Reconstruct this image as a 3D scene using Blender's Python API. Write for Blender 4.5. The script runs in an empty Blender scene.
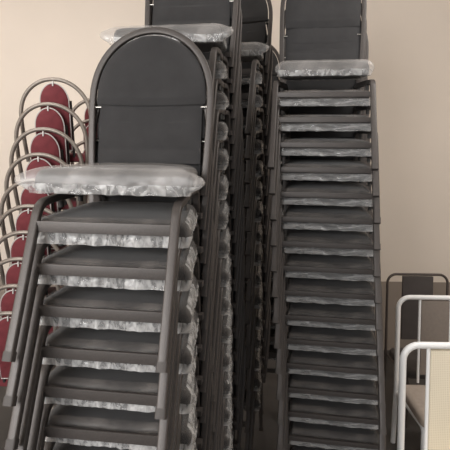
import bpy, bmesh, math, random
from mathutils import Vector, Matrix, noise

random.seed(7)
scene = bpy.context.scene
COL = scene.collection

# ------------------------------------------------------------------ camera
CAM_Z, PITCH, ROLL, FPX = 1.623, 0.1327, 0.0133, 466.0
cam_data = bpy.data.cameras.new('camera')
cam = bpy.data.objects.new('camera', cam_data)
COL.objects.link(cam)
fw = Vector((0, math.cos(PITCH), -math.sin(PITCH)))
up0 = Vector((0, math.sin(PITCH), math.cos(PITCH)))
rt0 = Vector((1, 0, 0))
rt = rt0 * math.cos(ROLL) + up0 * math.sin(ROLL)
up = -rt0 * math.sin(ROLL) + up0 * math.cos(ROLL)
M = Matrix((rt, up, -fw)).transposed().to_4x4()
M.translation = Vector((0, 0, CAM_Z))
cam.matrix_world = M
cam_data.sensor_width = 36.0
cam_data.lens = 36.0 * FPX / 450.0
cam_data.clip_start = 0.05
scene.camera = cam

# ------------------------------------------------------------------ view + world + lights
scene.view_settings.view_transform = 'Standard'
scene.view_settings.look = 'None'
scene.view_settings.gamma = 1.0
scene.view_settings.use_curve_mapping = False
scene.view_settings.exposure = 0.0

world = bpy.data.worlds.new('world')
scene.world = world
world.use_nodes = True
bg = world.node_tree.nodes['Background']
bg.inputs[0].default_value = (0.95, 0.97, 1.0, 1)
bg.inputs[1].default_value = 0.45


def area(name, loc, target, sx, sy, power, color):
    d = bpy.data.lights.new(name, 'AREA')
    d.shape = 'RECTANGLE'
    d.size, d.size_y = sx, sy
    d.energy = power
    d.color = color
    o = bpy.data.objects.new(name, d)
    COL.objects.link(o)
    o.location = loc
    o.rotation_euler = (Vector(target) - Vector(loc)).to_track_quat('-Z', 'Y').to_euler()
    return o


# daylight from the open shop front behind the camera, and unseen fill added overhead
area('daylight', (-2.3, -1.7, 2.3), (-0.3, 3.2, 1.2), 2.4, 1.8, 165, (1.0, 0.985, 0.97))
area('overhead_fill', (-1.7, 2.3, 3.25), (-1.7, 2.3, 0), 1.6, 0.5, 19, (1.0, 0.96, 0.91))
area('overhead_fill', (1.7, 1.5, 3.25), (1.7, 1.5, 0), 1.6, 0.5, 42, (1.0, 0.96, 0.91))

# ------------------------------------------------------------------ materials


def mat(name, color, rough=0.5, metal=0.0, spec=0.5, bump=None, vary=None, sheen=0.0):
    """principled surface; vary=(scale, amount) mottles the colour, bump=(scale, strength)"""
    m = bpy.data.materials.new(name)
    m.use_nodes = True
    nt = m.node_tree
    b = nt.nodes['Principled BSDF']
    b.inputs['Base Color'].default_value = (*color, 1)
    b.inputs['Roughness'].default_value = rough
    b.inputs['Metallic'].default_value = metal
    b.inputs['Specular IOR Level'].default_value = spec
    if sheen:
        b.inputs['Sheen Weight'].default_value = sheen
        b.inputs['Sheen Roughness'].default_value = 0.5
    tc = nt.nodes.new('ShaderNodeTexCoord')
    if vary:
        n = nt.nodes.new('ShaderNodeTexNoise')
        n.inputs['Scale'].default_value = vary[0]
        n.inputs['Detail'].default_value = 4
        nt.links.new(tc.outputs['Object'], n.inputs['Vector'])
        r = nt.nodes.new('ShaderNodeValToRGB')
        r.color_ramp.elements[0].position = 0.3
        r.color_ramp.elements[1].position = 0.7
        r.color_ramp.elements[0].color = (*[c * (1 - vary[1]) for c in color], 1)
        r.color_ramp.elements[1].color = (*[min(1, c * (1 + vary[1])) for c in color], 1)
        nt.links.new(n.outputs['Fac'], r.inputs['Fac'])
        nt.links.new(r.outputs['Color'], b.inputs['Base Color'])
    if bump:
        n2 = nt.nodes.new('ShaderNodeTexNoise')
        n2.inputs['Scale'].default_value = bump[0]
        n2.inputs['Detail'].default_value = 3
        nt.links.new(tc.outputs['Object'], n2.inputs['Vector'])
        bp = nt.nodes.new('ShaderNodeBump')
        bp.inputs['Strength'].default_value = bump[1]
        bp.inputs['Distance'].default_value = 0.002
        nt.links.new(n2.outputs['Fac'], bp.inputs['Height'])
        nt.links.new(bp.outputs['Normal'], b.inputs['Normal'])
    return m


def film(name, lo, hi, scale, base, rough, stretch=(1, 1, 1), bump=0.9):
    """clear wrapping film: part see-through, part glossy milky plastic, broken up by a noise"""
    m = bpy.data.materials.new(name)
    m.use_nodes = True
    nt = m.node_tree
    b = nt.nodes['Principled BSDF']
    out = nt.nodes['Material Output']
    b.inputs['Base Color'].default_value = (*base, 1)
    b.inputs['Roughness'].default_value = rough
    b.inputs['Specular IOR Level'].default_value = 0.9
    tr = nt.nodes.new('ShaderNodeBsdfTransparent')
    mx = nt.nodes.new('ShaderNodeMixShader')
    tc = nt.nodes.new('ShaderNodeTexCoord')
    mp = nt.nodes.new('ShaderNodeMapping')
    mp.inputs['Scale'].default_value = stretch
    n = nt.nodes.new('ShaderNodeTexNoise')
    n.inputs['Scale'].default_value = scale
    n.inputs['Detail'].default_value = 5
    n.inputs['Distortion'].default_value = 0.6
    rg = nt.nodes.new('ShaderNodeMapRange')
    rg.inputs['From Min'].default_value = 0.35
    rg.inputs['From Max'].default_value = 0.65
    rg.inputs['To Min'].default_value = lo
    rg.inputs['To Max'].default_value = hi
    bp = nt.nodes.new('ShaderNodeBump')
    bp.inputs['Strength'].default_value = bump
    bp.inputs['Distance'].default_value = 0.006
    nt.links.new(tc.outputs['Object'], mp.inputs['Vector'])
    nt.links.new(mp.outputs['Vector'], n.inputs['Vector'])
    nt.links.new(n.outputs['Fac'], rg.inputs['Value'])
    nt.links.new(n.outputs['Fac'], bp.inputs['Height'])
    nt.links.new(bp.outputs['Normal'], b.inputs['Normal'])
    nt.links.new(rg.outputs['Result'], mx.inputs['Fac'])
    nt.links.new(tr.outputs['BSDF'], mx.inputs[1])
    nt.links.new(b.outputs['BSDF'], mx.inputs[2])
    nt.links.new(mx.outputs['Shader'], out.inputs['Surface'])
    return m


M_WALL = mat('wall_paint', (0.81, 0.72, 0.63), 0.85, vary=(1.3, 0.03), bump=(60, 0.08))
M_DADO = mat('dado_paint', (0.30, 0.25, 0.21), 0.7, vary=(3, 0.05))
M_CEIL = mat('ceiling_paint', (0.75, 0.72, 0.68), 0.9)
M_FLOOR = mat('floor_tile', (0.055, 0.050, 0.047), 0.5, vary=(5, 0.15))
M_FRAME = mat('hammered_frame', (0.069, 0.060, 0.056), 0.42, 0.2, 0.5, bump=(450, 0.25), vary=(300, 0.15))
M_FABRIC = mat('black_fabric', (0.037, 0.036, 0.037), 0.9, 0, 0.25, bump=(900, 0.4), vary=(14, 0.12), sheen=0.15)
M_RUBBER = mat('rubber', (0.03, 0.029, 0.028), 0.7)
M_CAP = mat('foot_plastic', (0.055, 0.047, 0.043), 0.6)
M_SCREW = mat('screw_metal', (0.5, 0.48, 0.45), 0.3, 0.9)
M_FILM = film('plastic_film', 0.0, 0.035, 9, (0.55, 0.52, 0.50), 0.28, bump=0.15)
M_LOOSE = film('loose_plastic', 0.16, 0.36, 11, (0.62, 0.59, 0.57), 0.25)
M_CRUMPLE = film('crumpled_plastic', 0.20, 0.68, 60, (0.80, 0.79, 0.78), 0.12, (1, 1, 0.45))
M_WRAP = film('wrapped_plastic', 0.14, 0.50, 45, (0.78, 0.77, 0.76), 0.12, (1, 1, 0.6))
M_DIM_TIGHT = film('dim_tight_plastic', 0.14, 0.52, 24, (0.70, 0.69, 0.68), 0.15, (0.4, 1, 2.5))  # tight wrap, toned down to paint in the weaker light on these stacks
M_SHEET = film('stretched_plastic', 0.04, 0.16, 16, (0.55, 0.49, 0.45), 0.35)
M_STEEL = mat('grey_tube', (0.26, 0.225, 0.195), 0.38, 0.35, 0.5, vary=(40, 0.08))
M_RED = mat('red_fabric', (0.155, 0.028, 0.035), 0.8, 0, 0.3, bump=(700, 0.3), vary=(25, 0.15), sheen=0.1)
M_PIPING = mat('pale_piping', (0.55, 0.52, 0.50), 0.4)
M_WHITE = mat('white_frame', (0.88, 0.875, 0.87), 0.35, 0, 0.5)
M_BROWN = mat('brown_frame', (0.075, 0.058, 0.050), 0.4, 0.2)
M_BROWNPAD = mat('brown_leatherette', (0.060, 0.050, 0.047), 0.6, vary=(20, 0.1))
M_TAUPE = mat('taupe_fabric', (0.21, 0.175, 0.15), 0.85, bump=(600, 0.3), vary=(60, 0.06))

M_BEIGE = mat('beige_fabric', (0.40, 0.335, 0.285), 0.7, bump=(600, 0.2), vary=(40, 0.06))


def weave_mat():
    m = mat('cream_weave', (0.80, 0.72, 0.57), 0.7)
    nt = m.node_tree
    b = nt.nodes['Principled BSDF']
    tc = nt.nodes.new('ShaderNodeTexCoord')
    ws = []
    for ax in ('X', 'Z'):
        w = nt.nodes.new('ShaderNodeTexWave')
        w.bands_direction = ax
        w.inputs['Scale'].default_value = 42
        w.inputs['Distortion'].default_value = 0.4
        nt.links.new(tc.outputs['Object'], w.inputs['Vector'])
        ws.append(w)
    mul = nt.nodes.new('ShaderNodeMath')
    mul.operation = 'MULTIPLY'
    nt.links.new(ws[0].outputs['Fac'], mul.inputs[0])
    nt.links.new(ws[1].outputs['Fac'], mul.inputs[1])
    r = nt.nodes.new('ShaderNodeValToRGB')
    r.color_ramp.elements[0].color = (0.80, 0.72, 0.57, 1)
    r.color_ramp.elements[1].color = (0.62, 0.53, 0.39, 1)
    nt.links.new(mul.outputs['Value'], r.inputs['Fac'])
    nt.links.new(r.outputs['Color'], b.inputs['Base Color'])
    return m


M_WEAVE = weave_mat()

# ------------------------------------------------------------------ mesh helpers


def build(name, bm, m, parent=None, smooth=True, mats=None):
    bmesh.ops.recalc_face_normals(bm, faces=bm.faces)
    me = bpy.data.meshes.new(name)
    bm.to_mesh(me)
    bm.free()
    for mm in (mats or [m]):
        me.materials.append(mm)
    if smooth:
        for p in me.polygons:
            p.use_smooth = True
        try:
            me.set_sharp_from_angle(angle=math.radians(50))
        except Exception:
            pass
    o = bpy.data.objects.new(name, me)
    COL.objects.link(o)
    if parent:
        o.parent = parent
    return o


def thing(name, label, cat, loc=(0, 0, 0), rz=0.0, group=None):
    o = bpy.data.objects.new(name, None)
    o.empty_display_size = 0.05
    COL.objects.link(o)
    o.location = loc
    o.rotation_euler = (0, 0, rz)
    o['label'] = label
    o['category'] = cat
    if group:
        o['group'] = group
    return o


def structure(o):
    o['kind'] = 'structure'
    return o


def kids(o, table):
    return table.get(o.name, [])


def child_table():
    t = {}
    for o in bpy.data.objects:
        if o.parent:
            t.setdefault(o.parent.name, []).append(o)
    return t


def copy_tree(o, table, parent=None):
    c = o.copy()
    COL.objects.link(c)
    if parent:
        c.parent = parent
    for ch in kids(o, table):
        copy_tree(ch, table, c)
    return c


def box(bm, x0, x1, y0, y1, z0, z1, bevel=0.0):
    r = bmesh.ops.create_cube(bm, size=1.0)
    for v in r['verts']:
        v.co = Vector((x0 + (v.co.x + .5) * (x1 - x0), y0 + (v.co.y + .5) * (y1 - y0), z0 + (v.co.z + .5) * (z1 - z0)))
    if bevel:
        es = set(e for v in r['verts'] for e in v.link_edges)
        bmesh.ops.bevel(bm, geom=list(es), offset=bevel, segments=2, affect='EDGES', profile=0.7)


def rprof(a, b, r, n=3):
    """rounded rectangle profile, half sizes a x b"""
    pts = []
    for cx, cy, a0 in ((a - r, b - r, 0), (-a + r, b - r, 90), (-a + r, -b + r, 180), (a - r, -b + r, 270)):
        for i in range(n + 1):
            t = math.radians(a0 + 90 * i / n)
            pts.append((cx + r * math.cos(t), cy + r * math.sin(t)))
    return pts


def cprof(a, b, n=12):
    return [(a * math.cos(2 * math.pi * i / n), b * math.sin(2 * math.pi * i / n)) for i in range(n)]


def sweep(bm, pts, prof, ref, closed=False):
    """sweep a profile along points; profile x runs along ref, profile y along tangent x ref"""
    pts = [Vector(p) for p in pts]
    ref = Vector(ref).normalized()
    n = len(pts)
    rings = []
    for i, p in enumerate(pts):
        if closed:
            t = pts[(i + 1) % n] - pts[i - 1]
        else:
            t = pts[min(i + 1, n - 1)] - pts[max(i - 1, 0)]
        t.normalize()
        b = (ref - t * ref.dot(t)).normalized()
        c = t.cross(b)
        rings.append([bm.verts.new(p + b * u + c * v) for u, v in prof])
    k = len(prof)
    for i in range(n if closed else n - 1):
        r0, r1 = rings[i], rings[(i + 1) % n]
        for j in range(k):
            bm.faces.new((r0[j], r0[(j + 1) % k], r1[(j + 1) % k], r1[j]))
    if not closed:
        bm.faces.new(rings[0][::-1])
        bm.faces.new(rings[-1])


def fillet(p0, p1, p2, r, n=6):
    """p0 -> rounded corner at p1 -> p2"""
    p0, p1, p2 = Vector(p0), Vector(p1), Vector(p2)
    a = p1 + (p0 - p1).normalized() * r
    b = p1 + (p2 - p1).normalized() * r
    out = [p0]
    for i in range(n + 1):
        t = i / n
        out.append(a * (1 - t) ** 2 + p1 * 2 * t * (1 - t) + b * t * t)
    out.append(p2)
    return out


def trapezoid(hwf, hwr, y0, y1, rf, rr, n):
    """evenly resampled rounded trapezoid outline, front edge y0 (half width hwf), rear y1 (hwr)"""
    cor = [(-hwf, y0, rf), (hwf, y0, rf), (hwr, y1, rr), (-hwr, y1, rr)]
    raw = []
    for i in range(4):
        p = Vector(cor[i][:2])
        a = Vector(cor[i - 1][:2])
        b = Vector(cor[(i + 1) % 4][:2])
        r = cor[i][2]
        pa = p + (a - p).normalized() * r
        pb = p + (b - p).normalized() * r
        for k in range(9):
            t = k / 8
            raw.append(pa * (1 - t) ** 2 + p * 2 * t * (1 - t) + pb * t * t)
    raw.append(raw[0])
    L = [0]
    for i in range(1, len(raw)):
        L.append(L[-1] + (raw[i] - raw[i - 1]).length)
    out, j = [], 0
    for i in range(n):
        s = L[-1] * i / n
        while L[j + 1] < s:
            j += 1
        t = (s - L[j]) / max(1e-9, L[j + 1] - L[j])
        out.append(raw[j].lerp(raw[j + 1], t))
    return out


def rings_mesh(bm, outline, profile, fn, cap_bottom=True):
    """stack scaled copies of an outline; profile = (inset, z); fn moves each point"""
    c = Vector((0, sum(p.y for p in outline) / len(outline)))
    n = len(outline)
    rs = []
    for k, (ins, z) in enumerate(profile):
        s = 1 - ins / 0.19
        rs.append([bm.verts.new(fn(c + (p - c) * s, z, i, k, (p - c).normalized())) for i, p in enumerate(outline)])
    faces = []
    for k in range(len(rs) - 1):
        for i in range(n):
            f = bm.faces.new((rs[k][i], rs[k][(i + 1) % n], rs[k + 1][(i + 1) % n], rs[k + 1][i]))
            faces.append((f, k))
    top = bm.verts.new(sum((v.co for v in rs[-1]), Vector()) / n)
    for i in range(n):
        faces.append((bm.faces.new((rs[-1][i], rs[-1][(i + 1) % n], top)), len(rs) - 1))
    if cap_bottom:
        bm.faces.new(rs[0][::-1])
    return faces


# ------------------------------------------------------------------ the setting
WY = 3.95      # the rear wall
XL, XR, YF, ZC = -3.2, 3.4, -3.2, 3.35


def slab(name, m, *b):
    bm = bmesh.new()
    box(bm, *b)
    return structure(build(name, bm, m, smooth=False))


slab('floor', M_FLOOR, XL - .1, XR + .1, YF, WY + .1, -0.1, 0)
slab('wall_back', M_WALL, XL - .1, XR + .1, WY, WY + .1, 0, ZC)
slab('wall_left', M_WALL, XL - .1, XL, YF, WY, 0, ZC)
slab('wall_right', M_WALL, XR, XR + .1, YF, WY, 0, ZC)
slab('ceiling', M_CEIL, XL - .1, XR + .1, YF, WY + .1, ZC, ZC + .1)
slab('trim_1', M_DADO, XL, XR, WY - .012, WY, 0, 0.62)

# ------------------------------------------------------------------ black stacking chair
# chair space: x to the sitter's left (= right in the photo), y from the front edge back, z from the seat's top
LZ = 0.414           # seat top above the floor
TILT = 0.086         # the seats lie tipped a little forward in the stacks
D0, LEAN = 0.34, 0.176
SEAT_Y1 = 0.305


def tl(y):
    return TILT * y


SEAT_PROF = [(0.03, -0.060), (0.004, -0.059), (0.0, -0.054), (0.0, -0.042), (0.0, -0.032), (0.002, -0.020), (0.006, -0.010), (0.013, -0.004),
             (0.025, -0.001), (0.045, 0.001), (0.075, 0.003), (0.12, 0.004)]


def thin(z, y):
    """the cushion is thinner towards the back"""
    return z * (1 - 0.45 * max(0.0, y) / SEAT_Y1) if z < 0 else z


def seat_bm(hf, hr, lift):
    bm = bmesh.new()
    out = trapezoid(hf, hr, 0.0, SEAT_Y1, 0.045, 0.05, 72)
    rings_mesh(bm, out, SEAT_PROF, lambda p, z, i, k, d: Vector((p.x, p.y, thin(z, p.y) + tl(p.y) + lift * (1 - p.y / 0.34))))
    return bm


COVER_PROF = [(0.035, -0.063), (0.01, -0.064), (-0.002, -0.061), (-0.003, -0.056), (-0.003, -0.050), (-0.003, -0.044), (-0.003, -0.038),
              (-0.003, -0.033), (-0.002, -0.027), (0.000, -0.018), (0.004, -0.008), (0.012, -0.000), (0.025, 0.004), (0.043, 0.006),
              (0.075, 0.009), (0.12, 0.010)]


def cover_bm(seed, tail, hf=0.205, hr=0.178, lift=0.0, loose=False):
    bm = bmesh.new()
    n = 176
    out = trapezoid(hf, hr, 0.0, SEAT_Y1, 0.016, 0.05, n)
    off = Vector((seed * 3.7, seed * 1.3, seed * 2.1))

    def fn(p, z, i, k, d):
        q = Vector((p.x, p.y, z))
        low = max(0.0, min(1.0, (-0.030 - z) / 0.010)) if k > 0 else 0.3
        a = noise.noise(Vector((q.x * 60, q.y * 60, q.z * 70)) + off)
        b = noise.noise(Vector((q.x * 26, q.y * 26, q.z * 20)) + off * 2)
        amp = 0.0040 * low + 0.0012
        r = max(-0.0015, a * amp + b * amp * 0.7 + 0.0012)
        z2 = z + (0.004 * b * low if z > -0.05 else -0.003 * max(0, b + 0.1) * (1 if k in (1, 2, 3) else 0))
        # loose corner of the bag at each front corner
        t = 0.0
        for sx in (-1, 1):
            dd = (p.x - sx * (hf - 0.005)) ** 2 + (p.y - 0.012) ** 2
            t += math.exp(-dd / 0.00045)
        fl = tail * t * max(0.0, 1 - ((z + 0.028) / 0.026) ** 2)
        v = Vector((p.x + d.x * (r + fl), p.y + d.y * (r + fl * 0.4), thin(z2, p.y) + tl(p.y) + lift * (1 - p.y / 0.34)))
        if k >= 11:
            v.z += 0.0022 * max(0, noise.noise(Vector((q.x * 18, q.y * 34, 0)) + off * 3))
        return v

    fs = rings_mesh(bm, out, COVER_PROF, fn, cap_bottom=False)
    for f, k in fs:
        cy = sum(v.co.y for v in f.verts) / len(f.verts)
        cx = sum(abs(v.co.x) for v in f.verts) / len(f.verts)
        if lift == 0 and hf > 0.19 and 7 <= k <= 10 and cx > hf - 0.035 and 0.012 < cy < 0.19:
            f.material_index = 1      # whiter film paints the lit sheen onto the sides
            continue
        f.material_index = 1 if k <= (6 if lift == 0 else 5) else (2 if k <= 11 else 0)
    return bm


def arch_pts(hw0, hw1, z0, zs, zt, n=26, y=lambda z: D0 + LEAN * z):
    """hoop: legs rise from z0 to the shoulder zs, then a half ellipse to zt"""
    left = []
    for i in range(9):
        t = i / 9
        z = z0 + (zs - z0) * t
        hw = hw0 + (hw1 - hw0) * math.sin(t * math.pi / 2)
        left.append((-hw, y(z), z))
    top = []
    for i in range(n + 1):
        a = math.pi - math.pi * i / n
        z = zs + (zt - zs) * max(0.0, math.sin(a)) ** 0.92
        top.append((hw1 * math.cos(a), y(z), z))
    return left + top + [(-x, yy, z) for x, yy, z in left[::-1]]


HW1 = 0.192


def inner_hw(z, gap, ZS, ZT):
    """half width available inside the hoop at height z"""
    if z < ZS:
        return 0.180 + 0.012 * (z + 0.07) / (ZS + 0.07) - 0.010 - gap
    t = min(1.0, (z - ZS) / (ZT - ZS - 0.012 - gap))
    return (HW1 - 0.010 - gap) * math.sqrt(max(0.0, 1 - t ** 2.3))


def pad_bm(ZS, ZT):
    bm = bmesh.new()
    z0, zt = 0.035, ZT - 0.022
    seams = [0.078, 0.218] if ZS < 0.3 else [0.135, 0.250]
    nu, nv = 28, 80
    zs = [z0 + (zt - z0) * (1 - (1 - i / nv) ** 1.15) for i in range(nv + 1)]
    fr, bk = [], []
    for z in zs:
        hw = inner_hw(z, 0.005, ZS, ZT)
        if z < seams[1]:
            hw = min(hw, 0.167)
        hw = max(hw, 0.03)
        lo = max([s for s in seams + [z0 - 0.02] if s <= z])
        hi = min([s for s in seams + [zt + 0.012] if s > z])
        tt = (z - lo) / (hi - lo)
        puff = (max(0.0, math.sin(math.pi * tt))) ** 0.45
        if z >= seams[1]:
            puff = 0.45 + 0.85 * min(1.0, tt * 9) * (1 - 0.55 * max(0.0, tt - 0.5)) if tt < 0.98 else 0.4
        else:
            puff *= 0.62
        a, b = [], []
        for j in range(nu + 1):
            u = -1 + 2 * j / nu
            u = math.sin(u * math.pi / 2)
            e = (1 - abs(u) ** 6)
            yc = D0 + LEAN * z - 0.001
            f = (0.003 if z >= seams[1] else -0.002) + (0.0035 + 0.0105 * puff) * e
            wob = 0.0012 * noise.noise(Vector((u * 4, z * 24, 3)))
            zz = z - (0.006 * (1 - u * u) if abs(z - seams[1]) < 0.05 else 0.0)
            a.append(bm.verts.new((u * hw, yc - f - wob, zz)))
            b.append(bm.verts.new((u * hw, yc + 0.003 + 0.004 * e, zz)))
        fr.append(a)
        bk.append(b)
    for g in (fr, bk):
        for i in range(nv):
            for j in range(nu):
                bm.faces.new((g[i][j], g[i][j + 1], g[i + 1][j + 1], g[i + 1][j]))
    for i in range(nv):
        bm.faces.new((fr[i][0], fr[i + 1][0], bk[i + 1][0], bk[i][0]))
        bm.faces.new((fr[i][nu], fr[i + 1][nu], bk[i + 1][nu], bk[i][nu]))
    for j in range(nu):
        bm.faces.new((fr[0][j], fr[0][j + 1], bk[0][j + 1], bk[0][j]))
        bm.faces.new((fr[nv][j], fr[nv][j + 1], bk[nv][j + 1], bk[nv][j]))
    return bm


LEGP = rprof(0.011, 0.009, 0.004)


def black_chair_proto(hf, hr, lhw, zs, zt, lift=0.02, rail=0.028):
    t = thing('stacking_chair', 'tmp', 'chair')
    st = build('seat', seat_bm(hf, hr, lift), M_FABRIC, t)
    build('plastic_cover', cover_bm(1, 0.045 if hf > 0.19 else 0.015, hf, hr, lift), None, st, mats=[M_LOOSE, M_WRAP, M_LOOSE])['label'] = 'crinkled clear plastic wrapped over the seat'
    bm = bmesh.new()
    nrm = (0, -1, LEAN)
    sweep(bm, arch_pts(0.180, HW1, -0.062, zs, zt), rprof(0.0075, 0.0105, 0.004), nrm)
    fr = build('back_frame', bm, M_FRAME, t)
    for s in (-1, 1):
        bm = bmesh.new()
        z = 0.212
        sweep(bm, [(s * 0.163, D0 + LEAN * z + 0.000, z), (s * 0.184, D0 + LEAN * z + 0.000, z)], cprof(0.003, 0.003, 8), (0, 0, 1))
        build('screw', bm, M_SCREW, fr)
    build('backrest', pad_bm(zs, zt), M_FABRIC, t)
    for s in (-1, 1):
        x = s * lhw
        foot = Vector((x + s * 0.003, -0.160, -LZ))
        knee_y = -0.006
        knee = Vector((x, knee_y, -0.066))
        d = (foot - knee).normalized()
        bm = bmesh.new()
        sweep(bm, fillet((x - s * 0.004, 0.09, -0.064 + tl(.09)), knee, foot - d * 0.012, 0.034), LEGP, (1, 0, 0))
        lg = build('leg', bm, M_FRAME, t)
        bm = bmesh.new()
        sweep(bm, [foot - d * 0.022, foot + Vector((0, 0.0, 0.0))], rprof(0.0125, 0.0105, 0.004), (1, 0, 0))
        build('foot_cap', bm, M_CAP, lg)
        x = s * 0.160
        foot = Vector((x, 0.415, -LZ))
        knee = Vector((x, 0.314, -0.066 + tl(.31)))
        d = (foot - knee).normalized()
        bm = bmesh.new()
        sweep(bm, fillet((x, 0.21, -0.066 + tl(.21)), knee, foot - d * 0.012, 0.034), LEGP, (1, 0, 0))
        lg = build('leg', bm, M_FRAME, t)
        bm = bmesh.new()
        sweep(bm, [foot - d * 0.022, foot], rprof(0.0125, 0.0105, 0.004), (1, 0, 0))
        build('foot_cap', bm, M_CAP, lg)
        bm = bmesh.new()
        sweep(bm, [(s * (lhw - .004), 0.09, -0.064 + tl(.09)), (s * 0.160, 0.21, -0.066 + tl(.21))], LEGP, (0, 0, 1))
        rl = build('side_rail', bm, M_FRAME, t)
        for yb in (0.10, 0.20):
            bm = bmesh.new()
            xb = s * (lhw - .004 - (lhw - .164) * (yb - .09) / .12)
            sweep(bm, [(xb, yb, -0.070 + tl(yb)), (xb, yb, -0.094 + tl(yb))], cprof(0.008, 0.008, 10), (1, 0, 0))
            build('bumper', bm, M_RUBBER, rl)
        if s > 0:
            yr = knee_y - 0.448 * 0.055
            bm = bmesh.new()
            box(bm, -lhw, lhw, yr - 0.004, yr + 0.005, -0.107 - rail - (0.028 - rail) * 0.3, -0.107 - (0.028 - rail) * 0.3, 0.002)
            build('front_rail', bm, M_FRAME, t)
        # plate joining the hoop to the side frame
        bm = bmesh.new()
        box(bm, s * 0.166 - .006, s * 0.176 + .006, 0.300, 0.330, -0.052 + tl(.3), -0.034 + tl(.3), 0.002)
        build('bracket', bm, M_FRAME, t)
    return t


LIFT = 0.02
KINDS = {'round': (0.207, 0.166, 0.176, 0.235, 0.456), 'tall': (0.205, 0.164, 0.176, 0.335, 0.556), 'square': (0.184, 0.172, 0.192, 0.345, 0.556)}
PROTO, SEATS, COVERS = {}, {}, {}
for kd, a_ in KINDS.items():
    PROTO[kd] = black_chair_proto(*a_, lift=LIFT, rail=0.020 if kd == 'square' else 0.028)
    sm = build('seat', seat_bm(a_[0], a_[1], 0.0), M_FABRIC)
    SEATS[kd] = sm.data
    bpy.data.objects.remove(sm)
    COVERS[kd] = []
    for sd, tail in ((2, 0.008), (3, 0.010), (4, 0.006), (5, 0.009)):
        o = build('plastic_cover', cover_bm(sd, tail, a_[0], a_[1]), None, None, mats={'round': [M_FILM, M_CRUMPLE, M_SHEET], 'tall': [M_FILM, M_DIM_TIGHT, M_SHEET], 'square': [M_FILM, M_DIM_TIGHT, M_SHEET]}[kd])
        COVERS[kd].append(o.data)
        bpy.data.objects.remove(o)
TABLE = child_table()
ORD = ['topmost', 'second', 'third', 'fourth', 'fifth', 'sixth', 'seventh', 'eighth', 'ninth', 'tenth', 'eleventh', 'twelfth',
       'thirteenth', 'fourteenth', 'fifteenth', 'sixteenth', 'seventeenth']


def black_stack(kind, X, Y, yaw, zt, n, sx, sy, where, group, top_label, seen, jit=0.004):
    P = (zt - LZ) / n
    c, s = math.cos(yaw), math.sin(yaw)
    for k in range(n + 1):
        o = copy_tree(PROTO[kind], TABLE)
        j1, j2, j3 = (random.uniform(-jit, jit), random.uniform(-jit, jit) * .6, random.uniform(-jit, jit) * 2.0)
        if k in (0, n):
            j1 = j2 = j3 = 0
        lx, ly = k * sx + j1, k * sy + j2
        o.location = (X + c * lx - s * ly, Y + s * lx + c * ly, zt - k * P)
        o.rotation_euler = (0, 0, yaw + j3)
        if k == 0:
            o['label'] = top_label
        elif k < seen:
            o['label'] = '%s black chair down %s' % (ORD[k], where)
        else:
            o['label'] = 'black chair low in %s, below the photo edge' % where
        o['group'] = group
        yield o, k, kind


STACKS = []
STACKS += list(black_stack('round', -0.290, 1.143, -0.128, 1.583, 11, 0.0011, -0.0023, 'the nearest stack, at the left front',
                           'chairs of the nearest black stack',
                           'black padded round-backed chair crowning the nearest stack, its whole arched back in view', 7))
STACKS += list(black_stack('tall', -0.218, 1.690, -0.170, 2.074, 16, 0.0041, -0.0036, 'the tall stack right behind the nearest one',
                           'chairs of the black stack behind the nearest',
                           'topmost black chair of the tall stack right behind the nearest one', 15))
STACKS += list(black_stack('square', 0.392, 1.951, -0.155, 2.019, 16, 0.0066, -0.0095, 'the tall stack on the right',
                           'chairs of the right black stack',
                           'topmost black chair of the tall right stack, flat seams across its back', 16))
STACKS += list(black_stack('round', -0.042, 2.31, -0.23, 2.165, 16, 0.002, 0.0, 'the half-hidden stack deep in the middle',
                           'chairs of the middle black stack',
                           'topmost black chair of the half-hidden middle stack, shiny tube down its right side', 15))
STACKS += list(black_stack('round', 0.118, 2.93, -0.16, 2.0, 15, 0.010, 0.0, 'the farthest stack in the dark gap',
                           'chairs of the farthest black stack',
                           'topmost black chair of the farthest stack, a dark round shoulder peeping out', 14))
tab = child_table()
for o, k, kind in STACKS:
    if k == 0:
        continue
    for ch in tab[o.name]:
        if ch.name.startswith('seat'):
            ch.data = SEATS[kind]
            for cv in tab[ch.name]:
                cv.data = COVERS['tall' if kind == 'round' and 'nearest black stack' not in o['group'] else kind][random.randrange(4)]
for p in PROTO.values():
    for o in list(p.children_recursive) + [p]:
        bpy.data.objects.remove(o)


# ------------------------------------------------------------------ red chairs with hooped backs, seen from behind
RD, RL_ = 0.36, 0.16
RZ = 0.40


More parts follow.
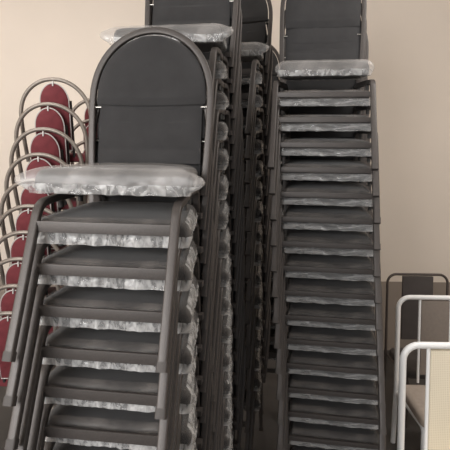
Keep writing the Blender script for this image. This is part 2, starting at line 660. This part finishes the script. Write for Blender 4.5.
def red_chair_proto():
    t = thing('hoop_back_chair', 'tmp', 'chair')
    yy = lambda z: RD + RL_ * z
    bm = bmesh.new()
    sweep(bm, arch_pts(0.182, 0.198, -0.05, 0.20, 0.412, 26, yy), cprof(0.0125, 0.0115, 10), (0, -1, RL_))
    build('back_frame', bm, M_STEEL, t)
    # narrow upright pad with a round head
    zt, z0, hw = 0.388, 0.02, 0.079
    outl = []
    for i in range(25):
        a = math.pi - math.pi * i / 24
        outl.append((hw * math.cos(a), zt - 0.10 + 0.10 * math.sin(a)))
    outl += [(hw, z) for z in (0.20, 0.12, z0)] + [(-hw, z) for z in (z0, 0.12, 0.20)]
    bm = bmesh.new()
    cz = 0.2
    layers = [(-0.019, 0.93), (-0.016, 0.985), (-0.010, 1.0), (0.010, 1.0), (0.016, 0.985), (0.020, 0.90), (0.022, 0.6)]
    rs = []
    for off, s in layers:
        rs.append([bm.verts.new((x * s, yy(z) + off - 0.004, cz + (z - cz) * s)) for x, z in outl])
    m_ = len(outl)
    for k in range(len(rs) - 1):
        for i in range(m_):
            bm.faces.new((rs[k][i], rs[k][(i + 1) % m_], rs[k + 1][(i + 1) % m_], rs[k + 1][i]))
    bm.faces.new(rs[0][::-1])
    bm.faces.new(rs[-1])
    pad = build('backrest', bm, M_RED, t)
    bm = bmesh.new()
    sweep(bm, [(x * 1.01, yy(z) + 0.009, cz + (z - cz) * 1.008) for x, z in outl], cprof(0.0035, 0.0035, 6), (0, 1, 0), closed=True)
    build('piping', bm, M_PIPING, pad)
    bm = bmesh.new()
    box(bm, -0.0035, 0.0035, yy(0.38) + 0.008, yy(0.38) + 0.022, 0.372, 0.400, 0.001)
    build('clip', bm, M_PIPING, pad)
    for s in (-1, 1):  # near-black strips stand in for the shaded side of the pad
        bm = bmesh.new()
        sweep(bm, [(s * 0.080, yy(z) - 0.024, z) for z in (-0.02, 0.10, 0.20, 0.26, 0.30)], rprof(0.007, 0.009, 0.003), (1, 0, 0))
        build('shade_strip', bm, M_RUBBER, t)
    # round seat
    out = trapezoid(0.20, 0.17, 0.0, 0.34, 0.12, 0.10, 56)
    bm = bmesh.new()
    rings_mesh(bm, out, [(0.02, -0.05), (0.0, -0.045), (0.0, -0.02), (0.01, -0.006), (0.03, 0.0), (0.09, 0.006)],
               lambda p, z, i, k, d: Vector((p.x, p.y, z)))
    build('seat', bm, M_RED, t)
    for s in (-1, 1):
        for (k_, f_) in (((s * 0.185, 0.03, -0.06), (s * 0.20, -0.09, -RZ)), ((s * 0.170, 0.350, -0.04), (s * 0.185, 0.46, -RZ))):
            bm = bmesh.new()
            k_, f_ = Vector(k_), Vector(f_)
            sweep(bm, [k_, k_.lerp(f_, .5), f_], cprof(0.010, 0.010, 10), (1, 0, 0))
            build('leg', bm, M_STEEL, t)
        bm = bmesh.new()
        sweep(bm, [(s * 0.185, 0.02, -0.06), (s * 0.17, 0.36, -0.055)], cprof(0.009, 0.009, 8), (0, 0, 1))
        build('side_rail', bm, M_STEEL, t)
    return t


RED = red_chair_proto()
RTAB = child_table()


def red_stack(X, Y, yaw, zt, n, dx, dy, where, group, top_label, seen, first=None):
    P = (zt - RZ) / n
    for k in range(n + 1):
        o = first if (k == 0 and first) else copy_tree(RED, RTAB)
        o.location = (X + dx * k, Y + dy * k, zt - k * P)
        o.rotation_euler = (0, 0, math.pi + yaw)
        if k == 0:
            o['label'] = top_label
        elif k < seen:
            o['label'] = '%s hoop-backed red chair down %s' % (ORD[k], where)
        else:
            o['label'] = 'hoop-backed red chair low in %s, out of sight' % where
        o['group'] = group


red_stack(-1.0, 3.135, 0.05, 1.665, 9, -0.019, -0.034, 'the left red stack', 'chairs of the left red stack',
          'topmost hoop-backed chair of the left red stack, narrow red pad against the wall', 9, first=RED)
red_stack(-0.895, 3.62, 0.05, 1.62, 9, -0.01, -0.0, 'the red stack behind the nearest black chair',
          'chairs of the hidden red stack', 'topmost hoop-backed chair of the red stack half hidden behind the nearest black chair', 4)

# ------------------------------------------------------------------ square-backed chairs standing on the floor


def round_rect(hw, z0, zt, r, y, n=7):
    pts = [(-hw, y(z0), z0)]
    for k in range(n + 1):
        a = math.pi - (math.pi / 2) * k / n
        pts.append((-hw + r + r * math.cos(a), 0, zt - r + r * math.sin(a)))
    for k in range(n + 1):
        a = math.pi / 2 - (math.pi / 2) * k / n
        pts.append((hw - r + r * math.cos(a), 0, zt - r + r * math.sin(a)))
    pts.append((hw, 0, z0))
    # subdivide the long uprights
    out = []
    for i in range(len(pts) - 1):
        a, b = Vector(pts[i]), Vector(pts[i + 1])
        m_ = max(1, int((b - a).length / 0.06))
        for q in range(m_):
            out.append(a.lerp(b, q / m_))
    out.append(Vector(pts[-1]))
    return [(p.x, y(p.z), p.z) for p in out]


def square_chair(label, X, Y, yaw, hw, top, panel, frame_m, panel_m, seat_m, tube, bars=True, r=0.055, sz=0.37):
    """X, Y give the top of the back; local y=0 there, the seat runs towards -y"""
    t = thing('square_back_chair', label, 'chair', (X, Y, 0), yaw)
    y = lambda z: -0.10 * (top - z) if z > sz else -0.10 * (top - sz) - 0.02 * (sz - z)
    bm = bmesh.new()
    pts = round_rect(hw - tube, 0.0, top - tube, r, y)
    sweep(bm, pts, cprof(tube, tube, 12), (0, -1, 0.1))
    build('back_frame', bm, frame_m, t)
    pl, pr = panel
    zb = sz + 0.05
    if bars:
        for x in (pl, pr):
            bm = bmesh.new()
            sweep(bm, [(x, y(z), z) for z in (sz, 0.6, 0.75, top - 2 * tube + .004)], cprof(tube * .55, tube * .55, 10), (1, 0, 0))
            build('back_bar', bm, frame_m, t)
    bm = bmesh.new()
    a = 0.008 if bars else 0.0
    rows = []
    for i in range(13):
        z = zb + (top - 2 * tube - zb - 0.004) * i / 12
        bul = 0.006 * math.sin(math.pi * i / 12)
        row = []
        for j in range(9):
            u = j / 8
            x = pl + a + (pr - pl - 2 * a) * u
            row.append((x, y(z) - bul * math.sin(math.pi * u) - 0.009, y(z) + 0.009, z))
        rows.append(row)
    F = [[bm.verts.new((p[0], p[1], p[3])) for p in row] for row in rows]
    B = [[bm.verts.new((p[0], p[2], p[3])) for p in row] for row in rows]
    for i in range(12):
        for j in range(8):
            bm.faces.new((F[i][j], F[i][j + 1], F[i + 1][j + 1], F[i + 1][j]))
            bm.faces.new((B[i][j], B[i][j + 1], B[i + 1][j + 1], B[i + 1][j]))
        bm.faces.new((F[i][0], F[i + 1][0], B[i + 1][0], B[i][0]))
        bm.faces.new((F[i][8], F[i + 1][8], B[i + 1][8], B[i][8]))
    for j in range(8):
        bm.faces.new((F[0][j], F[0][j + 1], B[0][j + 1], B[0][j]))
        bm.faces.new((F[12][j], F[12][j + 1], B[12][j + 1], B[12][j]))
    build('back_panel', bm, panel_m, t)
    ys = y(sz)
    out = trapezoid(hw - 0.005, hw - 0.026, ys - 0.40, ys - 0.005, 0.04, 0.03, 60)
    bm = bmesh.new()
    rings_mesh(bm, out, [(0.02, sz - .05), (0.0, sz - .048), (0.0, sz - .02), (0.008, sz - .007), (0.03, sz), (0.1, sz + .003)],
               lambda p, z, i, k, d: Vector((p.x, p.y, z)))
    build('seat', bm, seat_m, t)
    for s in (-1, 1):
        x = s * (hw - tube - 0.01)
        bm = bmesh.new()
        sweep(bm, fillet((x, ys - 0.01, sz - .06), (x, ys - 0.37, sz - .06), (x, ys - 0.40, 0.0), 0.03), cprof(tube, tube, 12), (1, 0, 0))
        build('leg', bm, frame_m, t)
    bm = bmesh.new()
    sweep(bm, [(-hw + tube + .01, ys - 0.39, 0.16), (hw - tube - .01, ys - 0.39, 0.16)], cprof(tube * .7, tube * .7, 10), (0, 0, 1))
    build('stretcher', bm, frame_m, t)
    return t


square_chair('brown tube-framed chair with a narrow dark back panel, farthest of the three at right', 1.345, 3.17, 0.0,
             0.218, 0.88, (-0.105, 0.105), M_BROWN, M_BROWNPAD, M_BROWNPAD, 0.009, bars=False, r=0.06)
square_chair('white-framed chair with a taupe back panel, between the brown and the cream-backed chairs', 1.20, 2.62, 0.0,
             0.205, 0.88, (-0.066, 0.11), M_WHITE, M_TAUPE, M_BEIGE, 0.014, r=0.066)
square_chair('white-framed chair with a cream woven back panel at the lower right corner', 0.955, 1.90, 0.0,
             0.205, 0.88, (-0.082, 0.11), M_WHITE, M_WEAVE, M_WEAVE, 0.015, r=0.066)
